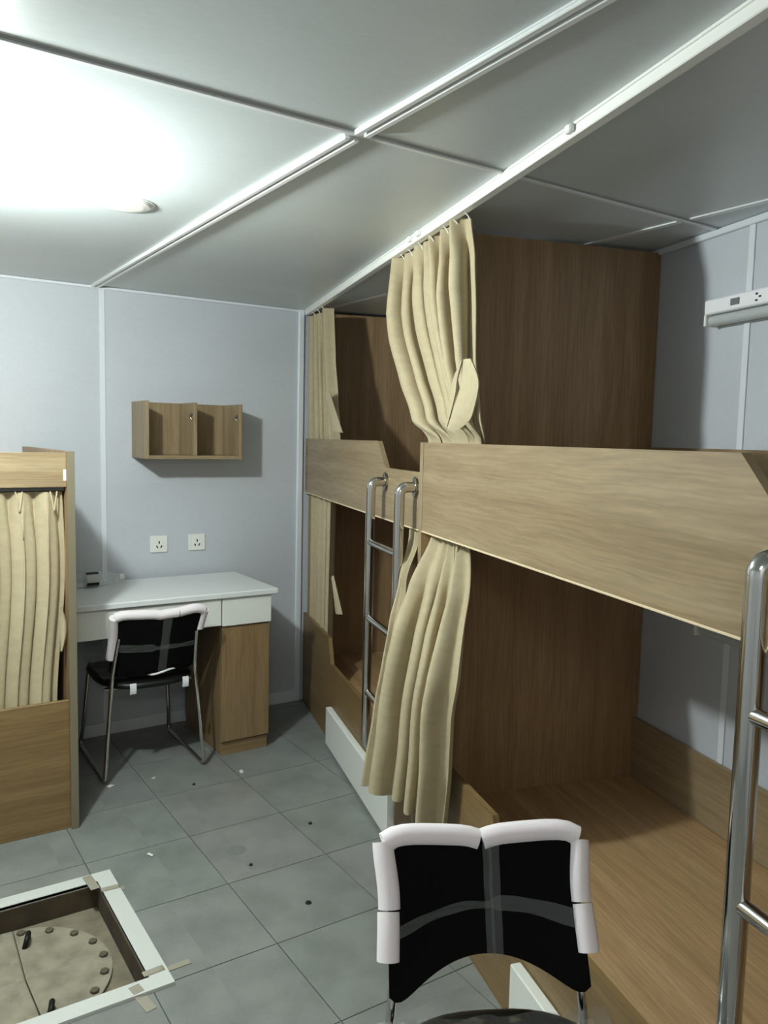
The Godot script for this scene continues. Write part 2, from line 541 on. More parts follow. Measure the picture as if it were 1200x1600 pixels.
func build_hatch() -> void:
	var fr := thing("floor_hatch", Vector3(0.326, 0, -2.262), 0, "open square floor hatch with white frame and a shallow dirty pit", "hatch")
	var x0 := -0.010 - 0.326
	var x1 := 0.661 - 0.326
	var z0 := -2.585 + 2.262
	var z1 := -1.942 + 2.262
	var w := 0.052
	for q in [[Vector2(x0, z0), Vector2(x1, z0), Vector2(x1 - w, z0 + w), Vector2(x0 + w, z0 + w)], [Vector2(x1, z0 + 0.001), Vector2(x1, z1), Vector2(x1 - w, z1 - w), Vector2(x1 - w, z0 + w)],
			[Vector2(x0, z1), Vector2(x1, z1), Vector2(x1 - w, z1 - w), Vector2(x0 + w, z1 - w)], [Vector2(x0, z0), Vector2(x0, z1), Vector2(x0 + w, z1 - w), Vector2(x0 + w, z0 + w)]]:
		var m := MB.new()
		prism(m, PackedVector2Array(q), 0.0, 0.010, floor_map)
		part(fr, "frame_strip", m, mat.frame)
	# lips that hang down into the pit
	for b in [[x0 + w - 0.004, z0 + w - 0.004, x1 - w + 0.004, z0 + w], [x1 - w, z0 + w, x1 - w + 0.004, z1 - w], [x0 + w, z1 - w, x1 - w, z1 - w + 0.004]]:
		part(fr, "lip", boxm(Vector3(b[0], -0.018, b[1]), Vector3(b[2], 0.009, b[3]), 0.001), mat.frame)
	part(fr, "pit_floor", boxm(Vector3(-0.281, -0.12, -0.273), Vector3(0.286, -0.072, 0.277), 0.0), mat.concrete)
	for b in [[-0.281, -0.273, 0.286, -0.266], [-0.281, 0.270, 0.286, 0.277], [-0.281, -0.266, -0.274, 0.27], [0.279, -0.266, 0.286, 0.27]]:
		part(fr, "pit_wall", boxm(Vector3(b[0], -0.072, b[1]), Vector3(b[2], -0.002, b[3]), 0.0), mat.dirt)
	var cv := thing("manhole_cover", Vector3(0.326, -0.072, -2.262), 0, "round bolted steel manhole cover inside the floor hatch", "cover")
	# the round cover is cut where the pit ends
	var circ := PackedVector2Array()
	for k in 64: circ.append(Vector2(cos(TAU * k / 64), sin(TAU * k / 64)) * 0.252)
	var left := PackedVector2Array([Vector2(-0.3, -0.3), Vector2(0.030, -0.3), Vector2(0.022, 0.0), Vector2(0.036, 0.3), Vector2(-0.3, 0.3)])
	for half in [Geometry2D.intersect_polygons(circ, left), Geometry2D.clip_polygons(circ, left)]:
		for a in half:
			for b in Geometry2D.offset_polygon(a, -0.0025):
				var m := MB.new()
				prism(m, b, 0.0, 0.011, floor_map)
				part(cv, "cover_plate", m, mat.cover)
	for k in 18:
		var a := TAU * (k + 0.1) / 18
		var p := Vector3(cos(a) * 0.231, 0.011, sin(a) * 0.225)
		var bm := MB.new()
		lathe(bm, [Vector2(0.0125, 0.0), Vector2(0.0125, 0.0065), Vector2(0.010, 0.0085), Vector2(0.0, 0.0085)], 6, p)
		part(cv, "bolt", bm, mat.bolt)
	for z in [-0.165, 0.175]:
		var hm := MB.new()
		tube(hm, fillet([Vector3(0.06, 0.008, z - 0.02), Vector3(0.063, 0.034, z - 0.018), Vector3(0.052, 0.036, z + 0.022), Vector3(0.045, 0.008, z + 0.02)], 0.012), 0.008, 8)
		part(cv, "lifting_hook", hm, mat.hook)
	# strips of tape that hold the frame down
	for t in [[0.589, -2.538, 0.028, 0.10, 4.0, "brown tape strip over the rear bar of the white hatch frame"], [0.640, -2.470, 0.07, 0.022, -4.0, "greyish tape strip across the right bar near the rear corner of the hatch frame"],
			[0.662, -2.012, 0.13, 0.022, 2.0, "grey tape strip across the front right end of the hatch frame onto the tiles"], [0.572, -1.930, 0.028, 0.10, 10.0, "brown tape strip over the front bar of the hatch frame onto the floor"]]:
		var o := thing("tape_strip", Vector3(t[0], 0, t[1]), deg_to_rad(t[4]), t[5], "tape", "tape on the hatch frame")
		var m := MB.new()
		var lx: float = t[2]
		var lz: float = t[3]
		var wx: float = t[0]
		var wz: float = t[1]
		sheet(m, func(u: float, v: float):
			var px := (u - 0.5) * lx
			var pz := (v - 0.5) * lz
			var gx := wx + px
			var gz := wz + pz
			var on := gx < 0.661 and gz > -2.585 and gz < -1.942
			return Vector3(px, 0.0115 if on else 0.0015, pz), 14, 10, 0.001)
		part(o, "strip", m, mat.tape)


func build_scraps() -> void:
	var k := 0
	for q in [[0.833, -3.235, 0.016, "scrap", "white paper scrap by the left foot of the chair at the desk"], [1.007, -3.223, 0.011, "scrap", "tiny white scrap on the tiles in front of the desk chair"],
			[1.347, -3.099, 0.016, "scrap", "white paper scrap on the floor in front of the desk drawer unit"], [0.806, -2.62, 0.012, "scrap", "small white scrap on the tiles behind the open hatch"]]:
		var o := thing("paper_scrap", Vector3(q[0], 0.0, q[1]), k * 0.7, q[4], "scrap", "white scraps on the floor")
		k += 1
		var m := MB.new()
		var r: float = q[2]
		sheet(m, func(u: float, v: float): return Vector3((u - 0.5) * 2.0 * r, 0.0015 + 0.004 * absf(sin(u * 3.0 + v * 2.0)), (v - 0.5) * r * 1.1 * (0.6 + 0.4 * sin(u * PI))), 5, 4, 0.001)
		part(o, "paper", m, mat.scrap)
	for q in [[1.131, -3.085, 0.007, "dark crumb on the tiles between desk chair and drawer unit"], [1.074, -2.386, 0.0065, "small dark crumb on the tile behind the long floor joint"],
			[1.383, -2.542, 0.008, "dark crumb on the floor nearest to the white bed drawer"], [1.135, -2.091, 0.0105, "largest dark crumb on the tile left of the near chair"]]:
		var o := thing("crumb", Vector3(q[0], 0.0, q[1]), k * 0.9, q[3], "crumb", "dark crumbs on the floor")
		k += 1
		var m := MB.new()
		var r: float = q[2]
		lathe(m, [Vector2(r, 0.0), Vector2(r * 0.9, 0.003), Vector2(r * 0.5, 0.006), Vector2(0, 0.007)], 7)
		part(o, "lump", m, mat.crumb)
	var st := thing("floor_stain", Vector3(1.073, 0.0, -2.504), 0.4, "faint dark round stain on a tile in the middle of the floor", "stain")
	var sm := MB.new()
	lathe(sm, [Vector2(0.034, 0.0), Vector2(0.033, 0.0006), Vector2(0, 0.0008)], 18)
	part(st, "film", sm, mat.stain)


# ---------------------------------------------------------------- bunk beds
func strip(parent: Node, called: String, pts: Array, t0: float, t1: float, s0: float, m: Material, label := "") -> void:
	# polygon given as (s, y) in bunk coordinates, standing between depths t0 and t1; the node's base is (s0, 0)
	var p := PackedVector2Array()
	for a in pts: p.append(Vector2(-(a.x - s0), a.y))
	var mb := MB.new()
	prism(mb, p, t0, t1, func(pp, qq, ee): return Vector3(ee, qq, pp))
	part(parent, called, mb, m, label)


func slab(parent: Node, called: String, s0: float, sa: float, sb: float, ta: float, tb: float, ya: float, yb: float, m: Material, grain := 2, r := 0.0015) -> MeshInstance3D:
	return part(parent, called, boxm(Vector3(ta, ya, -(sa - s0)), Vector3(tb, yb, -(sb - s0)), r, grain), m)


func build_bunk(sa: float, sb: float, notch0: float, notch1: float, hi0: float, hi1: float, low_top: float, high_top: float, d0: float, d1: float, front_end: bool, label: String) -> void:
	var o := bunk_thing("bunk_bed", sa, 0, 0, label, "bunk bed", "bunk beds along the right wall")
	var far_t := 0.020 if not front_end else 0.0
	if front_end:
		var pm := MB.new()
		prism(pm, PackedVector2Array([Vector2(0.0, 0.0), Vector2(WT - 0.001, 0.0), Vector2(WT - 0.001, H - 0.014), Vector2(0.085, H - 0.014), Vector2(0.085, 1.43), Vector2(0.0, 1.43)]), -0.028, 0.0, func(pp, qq, ee): return Vector3(pp, qq, ee), true)
		part(o, "end_panel", pm, mat.oak_dark)
		slab(o, "edge_band", sa, sa, sa + 0.028, -0.0015, 0.0, 0.0, 1.43, mat.oak, 1)
	else:
		slab(o, "end_panel", sa, sa, sa + 0.028, 0.02, WT - 0.001, 0.0, H - 0.014, mat.oak_dark, 1)
	slab(o, "end_panel", sa, sb - 0.030, sb - 0.002, 0.020 if front_end else 0.075, WT - 0.001, 0.0, H - 0.014, mat.oak_dark, 1)
	var ra := sa + (0.03 if front_end else 0.0)
	strip(o, "upper_rail", [Vector2(ra, 1.145), Vector2(sb, 1.145), Vector2(sb, 1.43), Vector2(notch1, 1.43), Vector2(notch0, 1.332), Vector2(ra, 1.332)], 0.0, 0.018, sa, mat.oak)
	slab(o, "rail_edge_band", sa, ra, sb, -0.0025, 0.0185, 1.1415, 1.1465, mat.edge_light)
	slab(o, "upper_platform", sa, sa + 0.028, sb - 0.03, 0.018, WT - 0.02, 1.165, 1.187, mat.board)
	slab(o, "upper_backboard", sa, sa + 0.028, sb - 0.03, WT - 0.022, WT - 0.006, 1.187, 1.43, mat.oak)
	slab(o, "lower_platform", sa, sa + 0.028, sb - 0.03, 0.018, WT - 0.02, 0.233, 0.255, mat.board)
	slab(o, "lower_backboard", sa, sa + 0.028, sb - 0.03, WT - 0.022, WT - 0.006, 0.255, 0.47, mat.oak)
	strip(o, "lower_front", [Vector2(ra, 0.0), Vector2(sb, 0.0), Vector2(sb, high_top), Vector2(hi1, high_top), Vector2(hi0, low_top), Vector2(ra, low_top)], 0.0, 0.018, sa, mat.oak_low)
	slab(o, "curtain_track", sa, ra + 0.03, sb - 0.04, 0.020, 0.036, 1.1465, 1.1625, mat.grey, 2)
	var dr := slab(o, "drawer", sa, d0, d1, -0.030, -0.001, 0.012, 0.186, mat.drawer, 2, 0.003)
	dr.set_meta("label", "white drawer front low in the bed base")
	if front_end:
		slab(o, "drawer_side", sa, d0, d0 + 0.012, -0.001, 0.0, 0.012, 0.186, mat.drawer)


func build_ladder(s0: float, s1: float, label: String) -> void:
	var sc := (s0 + s1) * 0.5
	var o := bunk_thing("bunk_ladder", sc, -0.06, 0, label, "ladder", "chrome bunk ladders")
	for s in [s0, s1]:
		var z: float = -(s - sc)
		var m := MB.new()
		tube(m, fillet([Vector3(0.059, 1.283, z), Vector3(0, 1.283, z), Vector3(0, 0.288, z), Vector3(0.059, 0.288, z)], 0.05, 9), 0.0175, 18)
		var st := part(o, "stile", m, mat.chrome)
		for y in [1.283, 0.288]:
			var fm := MB.new()
			lathe(fm, [Vector2(0.0, 0.0), Vector2(0.024, 0.0), Vector2(0.024, 0.004), Vector2(0.019, 0.006), Vector2(0.0, 0.006)], 20, Vector3(0.0535, y, z), Basis(Vector3.BACK, PI / 2) * Basis.from_scale(Vector3(1.45, 1, 0.8)))
			part(st, "flange", fm, mat.steel)
	for y in [1.062, 0.78, 0.50]:
		var m := MB.new()
		tube(m, PackedVector3Array([Vector3(0, y, -(s0 - sc)), Vector3(0, y, -(s1 - sc))]), 0.0125, 14)
		part(o, "rung", m, mat.chrome)


func build_track() -> void:
	var o := bunk_thing("curtain_track", 1.7, 0, 0, "long white curtain track under the ceiling along the bunk fronts", "curtain track")
	part(o, "rail", boxm(Vector3(-0.013, H - 0.027, 2.45), Vector3(0.013, H, -2.525), 0.002), mat.white)
	part(o, "rail_lip", boxm(Vector3(-0.017, H - 0.006, 2.45), Vector3(0.017, H, -2.525), 0.001), mat.white)
	for s in [1.545, 2.47, 2.55]:
		part(o, "clip", boxm(Vector3(-0.026, H - 0.020, -(s - 1.7) - 0.012), Vector3(-0.012, H - 0.002, -(s - 1.7) + 0.012), 0.004), mat.white)
	for s in [2.14, 2.22, 2.30, 2.42, 2.52, 2.62, 2.70, 3.90, 4.0, 4.1]:
		var m := MB.new()
		tube(m, fillet([Vector3(0, H - 0.026, -(s - 1.7)), Vector3(0.012, H - 0.035, -(s - 1.7)), Vector3(0.018, H - 0.046, -(s - 1.7))], 0.006, 4), 0.002, 6)
		part(o, "hook", m, mat.white)


# ---------------------------------------------------------------- curtains
func interp(tab: Array, y: float) -> float:   # table of (y, value), y falling
	if y >= tab[0].x: return tab[0].y
	for k in range(1, tab.size()):
		if y >= tab[k].x:
			var f: float = (tab[k - 1].x - y) / (tab[k - 1].x - tab[k].x)
			f = f * f * (3.0 - 2.0 * f) * 0.5 + f * 0.5
			return lerpf(tab[k - 1].y, tab[k].y, f)
	return tab[-1].y


func wav(u: float, n: float, ph: float) -> float:   # folds of uneven width, with round crests
	var a := TAU * (u * n + 0.20 * sin(TAU * u * 1.7 + ph) + 0.09 * sin(TAU * u * 3.3 + ph * 2.0)) + ph
	return sin(a) + 0.30 * sin(2.0 * a + 1.1) - 0.12 * sin(3.0 * a)


func lap(u: float, n: float, ph: float) -> float:   # sideways sway that lets the folds overlap
	var a := TAU * (u * n + 0.20 * sin(TAU * u * 1.7 + ph) + 0.09 * sin(TAU * u * 3.3 + ph * 2.0)) + ph
	return sin(2.0 * a + 0.4)


func pleat_marks(parent: Node, where: Array, m: Material) -> void:
	for p in where:   # pinched tucks at the head of the curtain, drawn together by a V of stitching
		var mb := MB.new()
		tube(mb, PackedVector3Array([p + Vector3(0, 0, -0.014), p + Vector3(-0.002, -0.06, -0.006), p + Vector3(-0.008, -0.10, 0.0), p + Vector3(-0.002, -0.06, 0.006), p + Vector3(0, 0, 0.014)]), 0.0025, 8, 1.0, true)
		part(parent, "pinch_pleat", mb, m)


func build_curtains() -> void:
	# near bunk, upper: tied back
	var o := bunk_thing("curtain", 2.3, 0.035, 1.20, "large beige curtain tied back above the rail of the near upper bunk", "curtain", "beige bunk curtains")
	var L := [Vector2(2.075, 2.815), Vector2(2.0, 2.810), Vector2(1.80, 2.800), Vector2(1.634, 2.735), Vector2(1.508, 2.640), Vector2(1.443, 2.52), Vector2(1.25, 2.40)]
	var R := [Vector2(2.07, 2.175), Vector2(1.958, 2.142), Vector2(1.81, 2.130), Vector2(1.67, 2.132), Vector2(1.53, 2.100), Vector2(1.44, 2.078), Vector2(1.25, 2.10)]
	var m := MB.new()
	sheet(m, func(u: float, v: float):
		var y := lerpf(2.078, 1.25, v)
		y += 0.010 * sin(u * 23.0) * (1.0 - v)
		var g := smoothstep(1.95, 1.50, y)
		var w := pow(u, 1.0 - 0.42 * g)
		var s := lerpf(interp(L, y), interp(R, y), w)
		var amp := lerpf(0.016, 0.032, clampf(v * 4.0, 0, 1)) * (1.0 - 0.30 * g) * (0.75 + 0.35 * sin(u * 9.0 + 0.5))
		var t := amp * wav(u, 7.4, 0.6) + 0.006 * sin(u * 61.0 + v * 4.0) * (1.0 - g * 0.5)
		var rim := smoothstep(0.0, 0.05, u) * smoothstep(1.0, 0.94, u)
		t = t * (0.25 + 0.75 * rim) - 0.012 * rim + 0.010 * g
		s += 0.020 * lap(u, 7.4, 0.6) * smoothstep(0.0, 0.2, v) * rim
		var dn := smoothstep(1.50, 1.43, y)
		t = lerpf(t, maxf(t * 0.4, 0.0) + 0.016, dn)
		return Vector3(t, y - 1.20, -(s - 2.3 + 0.006 * sin(u * 40.0 + 1.0))), 220, 64, 0.003, false, Vector2(3, 3))
	part(o, "cloth", m, mat.curtain)
	# the fabric tie: a loose loop hanging in front of the gathered cloth, narrow at both ends
	for loop in [[[[1.993, 1.653], [2.004, 1.592], [2.050, 1.525], [2.092, 1.473]], [[1.947, 1.651], [1.892, 1.588], [1.917, 1.519], [1.950, 1.488], [2.036, 1.465], [2.088, 1.468]], -0.050, -0.010],
			[[[2.053, 1.657], [2.108, 1.613], [2.132, 1.552], [2.158, 1.477]], [[2.051, 1.655], [2.079, 1.611], [2.094, 1.560], [2.147, 1.474]], -0.030, 0.002]]:
		var ca := Curve3D.new()
		var cb := Curve3D.new()
		for side in 2:
			var cv: Curve3D = [ca, cb][side]
			var pp: Array = loop[side]
			for k in pp.size():
				var p := Vector3(loop[2] - 0.035, pp[k][1] - 1.20, -(pp[k][0] - 2.3))
				var a: Array = pp[maxi(k - 1, 0)]
				var b: Array = pp[mini(k + 1, pp.size() - 1)]
				var tg := Vector3(0, b[1] - a[1], -(b[0] - a[0])) * 0.05
				cv.add_point(p, -tg, tg)
		var bulge: float = loop[3]
		m = MB.new()
		sheet(m, func(u: float, v: float):
			var a := ca.sample_baked(u * ca.get_baked_length(), true)
			var b := cb.sample_baked(u * cb.get_baked_length(), true)
			return a.lerp(b, v) + Vector3(bulge * sin(v * PI) * sin(u * PI), 0, 0), 28, 10, 0.004)
		part(o, "tieback", m, mat.curtain, "loose beige fabric tie loop")
	# far bunk, upper
	o = bunk_thing("curtain", 4.0, 0.035, 1.20, "narrow beige curtain tied back at the upper bunk beside the back wall corner", "curtain", "beige bunk curtains")
	var R2 := [Vector2(2.07, 3.86), Vector2(1.82, 3.81), Vector2(1.63, 3.745), Vector2(1.50, 3.70), Vector2(1.25, 3.72)]
	m = MB.new()
	sheet(m, func(u: float, v: float):
		var y := lerpf(2.062, 1.25, v)
		var s := lerpf(4.20, interp(R2, y), u)
		s += 0.014 * lap(u, 5.0, 2.0) * smoothstep(0.0, 0.3, v) * (1.0 - pow(u, 8.0))
		var t := 0.024 * wav(u, 5.0, 2.0) * (0.7 + 0.4 * sin(u * 8.0)) + 0.004 * sin(u * 50.0)
		if y < 1.46: t += (1.46 - y) * 0.15
		return Vector3(t, y - 1.20, -(s - 4.0)), 70, 36, 0.003, false, Vector2(2, 3))
	part(o, "cloth", m, mat.curtain)
	m = MB.new()
	sheet(m, func(u: float, v: float):
		var p := Vector2(lerpf(3.745, 3.625, u), lerpf(1.620, 1.472, u)).lerp(Vector2(lerpf(3.690, 3.425, u), lerpf(1.660, 1.460, u)), v)
		return Vector3(-0.040 - 0.010 * sin(v * PI), p.y - 1.20, -(p.x - 4.0)), 12, 8, 0.004)
	part(o, "tieback", m, mat.curtain, "hanging beige fabric tie")
	# far bunk, lower
	o = bunk_thing("curtain", 4.0, 0.032, 0.30, "narrow beige curtain hanging at the dim lower bunk beside the back wall corner", "curtain", "beige bunk curtains")
	m = MB.new()
	sheet(m, func(u: float, v: float):
		var y := lerpf(1.135, 0.33, v)
		var s := lerpf(4.15, 3.70 + 0.03 * v, u)
		return Vector3(0.018 * wav(u, 5.0, 4.0) + 0.006, y - 0.30, -(s - 4.0)), 70, 24, 0.003, false, Vector2(2, 3))
	part(o, "cloth", m, mat.curtain)
	m = MB.new()
	sheet(m, func(u: float, v: float): return Vector3(-0.012 - 0.01 * sin(v * PI), lerpf(0.49, 0.34, u) - v * 0.02, lerpf(0.36, 0.53, u) - (0.01 + 0.11 * u) * v), 10, 6, 0.004)
	part(o, "tieback", m, mat.curtain, "hanging beige fabric tie")
	# near bunk, lower: hangs out over the ladder and the bed base
	o = bunk_thing("curtain", 2.25, 0.0, 0.25, "long beige curtain hanging out over the base of the near lower bunk", "curtain", "beige bunk curtains")
	m = MB.new()
	sheet(m, func(u: float, v: float):
		var y := lerpf(1.135, lerpf(0.285, 0.335, u) + 0.012 * sin(u * 19.0), v)
		var e := pow(v, 0.8)
		var rt := interp([Vector2(1.135, 2.128), Vector2(0.96, 2.085), Vector2(0.74, 2.020), Vector2(0.50, 2.025), Vector2(0.30, 2.050)], y)
		var s := lerpf(interp([Vector2(1.135, 2.405), Vector2(0.98, 2.375), Vector2(0.85, 2.365), Vector2(0.53, 2.42), Vector2(0.28, 2.455)], y), rt, u)
		var amp := lerpf(0.010, 0.036, minf(1.0, v * 2.2)) * (0.8 + 0.3 * sin(u * 7.0 + 1.0))
		var t := lerpf(interp([Vector2(1.135, 0.038), Vector2(0.98, -0.035), Vector2(0.85, -0.075), Vector2(0.53, -0.100), Vector2(0.28, -0.115)], y), lerpf(0.038, -0.065, smoothstep(0.0, 0.62, v)), smoothstep(0.0, 0.9, u)) + amp * wav(u, 4.4, 1.2) + 0.003 * sin(u * 44.0 + v * 3.0)
		s += 0.018 * lap(u, 4.4, 1.2) * smoothstep(0.05, 0.4, v) * (1.0 - pow(u, 6.0))
		return Vector3(t, y - 0.25, -(s - 2.25 + 0.008 * sin(u * 21.0) * v)), 180, 50, 0.003, false, Vector2(2, 4))
	part(o, "cloth", m, mat.curtain)
	pleat_marks(o, [Vector3(0.022, 0.880, 0.070)], mat.curtain)
	o = bunk_thing("curtain", 2.52, 0.0, 0.25, "slim beige curtain edge fanning out left of the bunk post behind the far ladder", "curtain", "beige bunk curtains")
	m = MB.new()
	sheet(m, func(u: float, v: float):
		var y := lerpf(1.138, lerpf(0.25, 0.275, u), v)
		var s := lerpf(interp([Vector2(1.11, 2.535), Vector2(0.98, 2.43), Vector2(0.85, 2.435), Vector2(0.715, 2.475), Vector2(0.53, 2.53), Vector2(0.385, 2.562), Vector2(0.26, 2.580)], y), interp([Vector2(1.11, 2.45), Vector2(0.85, 2.355), Vector2(0.53, 2.40), Vector2(0.26, 2.43)], y), u)
		var t := interp([Vector2(1.11, 0.0), Vector2(0.98, -0.06), Vector2(0.85, -0.092), Vector2(0.53, -0.110), Vector2(0.26, -0.128)], y) + lerpf(0.006, 0.016, v) * wav(u, 1.7, 2.4)
		return Vector3(t, y - 0.25, -(s - 2.52)), 50, 40, 0.003, false, Vector2(1, 4))
	part(o, "cloth", m, mat.curtain)


# ---------------------------------------------------------------- left bed
func build_left_bed() -> void:
	var o := thing("bunk_bed", Vector3(-0.30, 0, -2.96), 0, "oak bunk bed cut off by the left edge, its end beside the desk", "bunk bed")
	part(o, "end_panel", boxm(Vector3(0.921, 0, 0.014), Vector3(0.946, 1.37, -0.868), 0.0015, 1), mat.oak_dark)
	part(o, "end_panel", boxm(Vector3(-1.19, 0, 0.014), Vector3(-1.165, 1.37, -0.868), 0.0015, 1), mat.oak_dark)
	var er := part(o, "edge_band", boxm(Vector3(0.9205, 0, 0.014), Vector3(0.9465, 1.3705, 0.0155), 0.0005, 1), mat.edge)
	part(o, "upper_rail", boxm(Vector3(-1.165, 1.245, 0.0), Vector3(0.921, 1.365, -0.018), 0.0015, 0), mat.oak)
	part(o, "upper_platform", boxm(Vector3(-1.165, 1.25, -0.018), Vector3(0.921, 1.268, -0.86), 0.001, 0), mat.board)
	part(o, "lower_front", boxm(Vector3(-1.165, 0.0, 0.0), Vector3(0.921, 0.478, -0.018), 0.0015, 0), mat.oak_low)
	part(o, "lower_platform", boxm(Vector3(-1.165, 0.24, -0.018), Vector3(0.921, 0.258, -0.86), 0.001, 0), mat.board)
	part(o, "curtain_track", boxm(Vector3(-1.16, 1.232, -0.022), Vector3(0.918, 1.249, -0.042), 0.001), mat.grey)
	part(o, "label_sticker", boxm(Vector3(0.911, 1.268, 0.0), Vector3(0.9205, 1.307, 0.002), 0.0005), mat.white, "small white sticker")
	var c := thing("curtain", Vector3(-0.30, 0.46, -2.992), 0, "beige pleated curtain drawn across the lower bunk at the left edge", "curtain", "beige bunk curtains")
	var m := MB.new()
	sheet(m, func(u: float, v: float):
		var y := lerpf(1.228, 0.40, v)
		var x := lerpf(-1.44, lerpf(0.612, 0.592, smoothstep(0.3, 1.0, v)) + 0.008 * sin(v * 5.0), u)
		var pin := exp(-v * 9.0)
		var z := (0.021 - 0.009 * pin) * wav(u, 27.0, 1.0) + 0.002 * sin(u * 330.0 + v * 3.0) + 0.006 * sin(u * 40.0 + v * 5.0) * v
		x += 0.010 * lap(u, 27.0, 1.0) * smoothstep(0.03, 0.25, v) * (1.0 - pow(u, 40.0))
		return Vector3(x + 0.30, y - 0.46, z), 480, 30, 0.003, false, Vector2(8, 3))
	part(c, "cloth", m, mat.curtain)
	for px in [0.470, 0.582]:
		for sx in [-1.0, 1.0]:
			var mb := MB.new()
			tube(mb, PackedVector3Array([Vector3(px + 0.30 + sx * 0.011, 0.768, 0.014), Vector3(px + 0.30 + sx * 0.005, 0.735, 0.020), Vector3(px + 0.30 + sx * 0.001, 0.705, 0.020)]), 0.003, 8, 1.0, true)
			part(c, "pinch_pleat", mb, mat.curtain)
	m = MB.new()
	sheet(m, func(u: float, v: float): return Vector3(0.898 + 0.02 * u * sin(v * PI), lerpf(0.36, 0.20, v), 0.020 + 0.012 * sin(u * 3.0)), 8, 12, 0.004)
	part(c, "tieback", m, mat.curtain)


# ---------------------------------------------------------------- desk and wall things
func build_desk() -> void:
	var o := thing("desk", Vector3(1.12, 0, -3.54), 0, "white topped desk with an oak drawer unit against the back wall", "desk")
	var dx := 1.12
	var dz := 3.54
	var q := func(x, y, z): return Vector3(x - dx, y, z + dz)
	part(o, "tabletop", boxm(q.call(0.652, 0.724, -3.275), q.call(1.602, 0.75, -3.785), 0.004), mat.desk)
	part(o, "long_drawer_front", boxm(q.call(0.67, 0.602, -3.288), q.call(1.331, 0.721, -3.306), 0.002), mat.drawer)
	part(o, "drawer_front", boxm(q.call(1.337, 0.597, -3.288), q.call(1.572, 0.721, -3.306), 0.002), mat.drawer)
	part(o, "drawer_box", boxm(q.call(0.675, 0.615, -3.306), q.call(1.33, 0.722, -3.75), 0.001), mat.drawer)
	part(o, "cabinet_body", boxm(q.call(1.338, 0.055, -3.318), q.call(1.568, 0.722, -3.775), 0.0015, 1), mat.oak_desk)
	part(o, "door", boxm(q.call(1.338, 0.066, -3.298), q.call(1.568, 0.592, -3.317), 0.002, 1), mat.oak_desk)
	part(o, "plinth", boxm(q.call(1.340, 0.0, -3.312), q.call(1.566, 0.058, -3.77), 0.0015, 0), mat.oak_desk)
	part(o, "side_panel", boxm(q.call(0.655, 0.0, -3.31), q.call(0.673, 0.722, -3.77), 0.0015, 1), mat.oak_desk)
	var b := thing("water_bottle", Vector3(0.885, 0.75, -3.672), deg_to_rad(3), "clear plastic bottle with a grey label lying at the back of the desk", "bottle")
	var turn := Basis(Vector3.BACK, -PI / 2)   # y of the profile goes along +x
	var c := Vector3(-0.12, 0.034, 0)
	var m := MB.new()
	lathe(m, [Vector2(0, 0.004), Vector2(0.022, 0.0), Vector2(0.031, 0.008), Vector2(0.033, 0.02), Vector2(0.0315, 0.032), Vector2(0.033, 0.044), Vector2(0.0315, 0.056), Vector2(0.033, 0.066), Vector2(0.033, 0.13), Vector2(0.0315, 0.140), Vector2(0.033, 0.152), Vector2(0.030, 0.175), Vector2(0.022, 0.2), Vector2(0.0135, 0.215), Vector2(0.0125, 0.232)], 26, c, turn)
	part(b, "body", m, mat.pet)
	m = MB.new()
	lathe(m, [Vector2(0.0333, 0.078), Vector2(0.0336, 0.079), Vector2(0.0336, 0.131), Vector2(0.0333, 0.132)], 26, c, turn)
	var lb := part(b, "label_sleeve", m, mat.paper, "grey paper label with dark bands")
	for a in [1.12, -0.55]:
		var dm := MB.new()
		sheet(dm, func(u: float, v: float):
			var an: float = a - 0.26 + 0.52 * v
			return c + Vector3(lerpf(0.078, 0.132, u), 0.0342 * sin(an), 0.0342 * cos(an)), 6, 5, 0.0006)
		part(lb, "print_band", dm, mat.dark)
	m = MB.new()
	lathe(m, [Vector2(0.0, 0.250), Vector2(0.0145, 0.250), Vector2(0.015, 0.247), Vector2(0.015, 0.231), Vector2(0.0, 0.231)], 20, c, turn)
	part(b, "cap", m, mat.white)


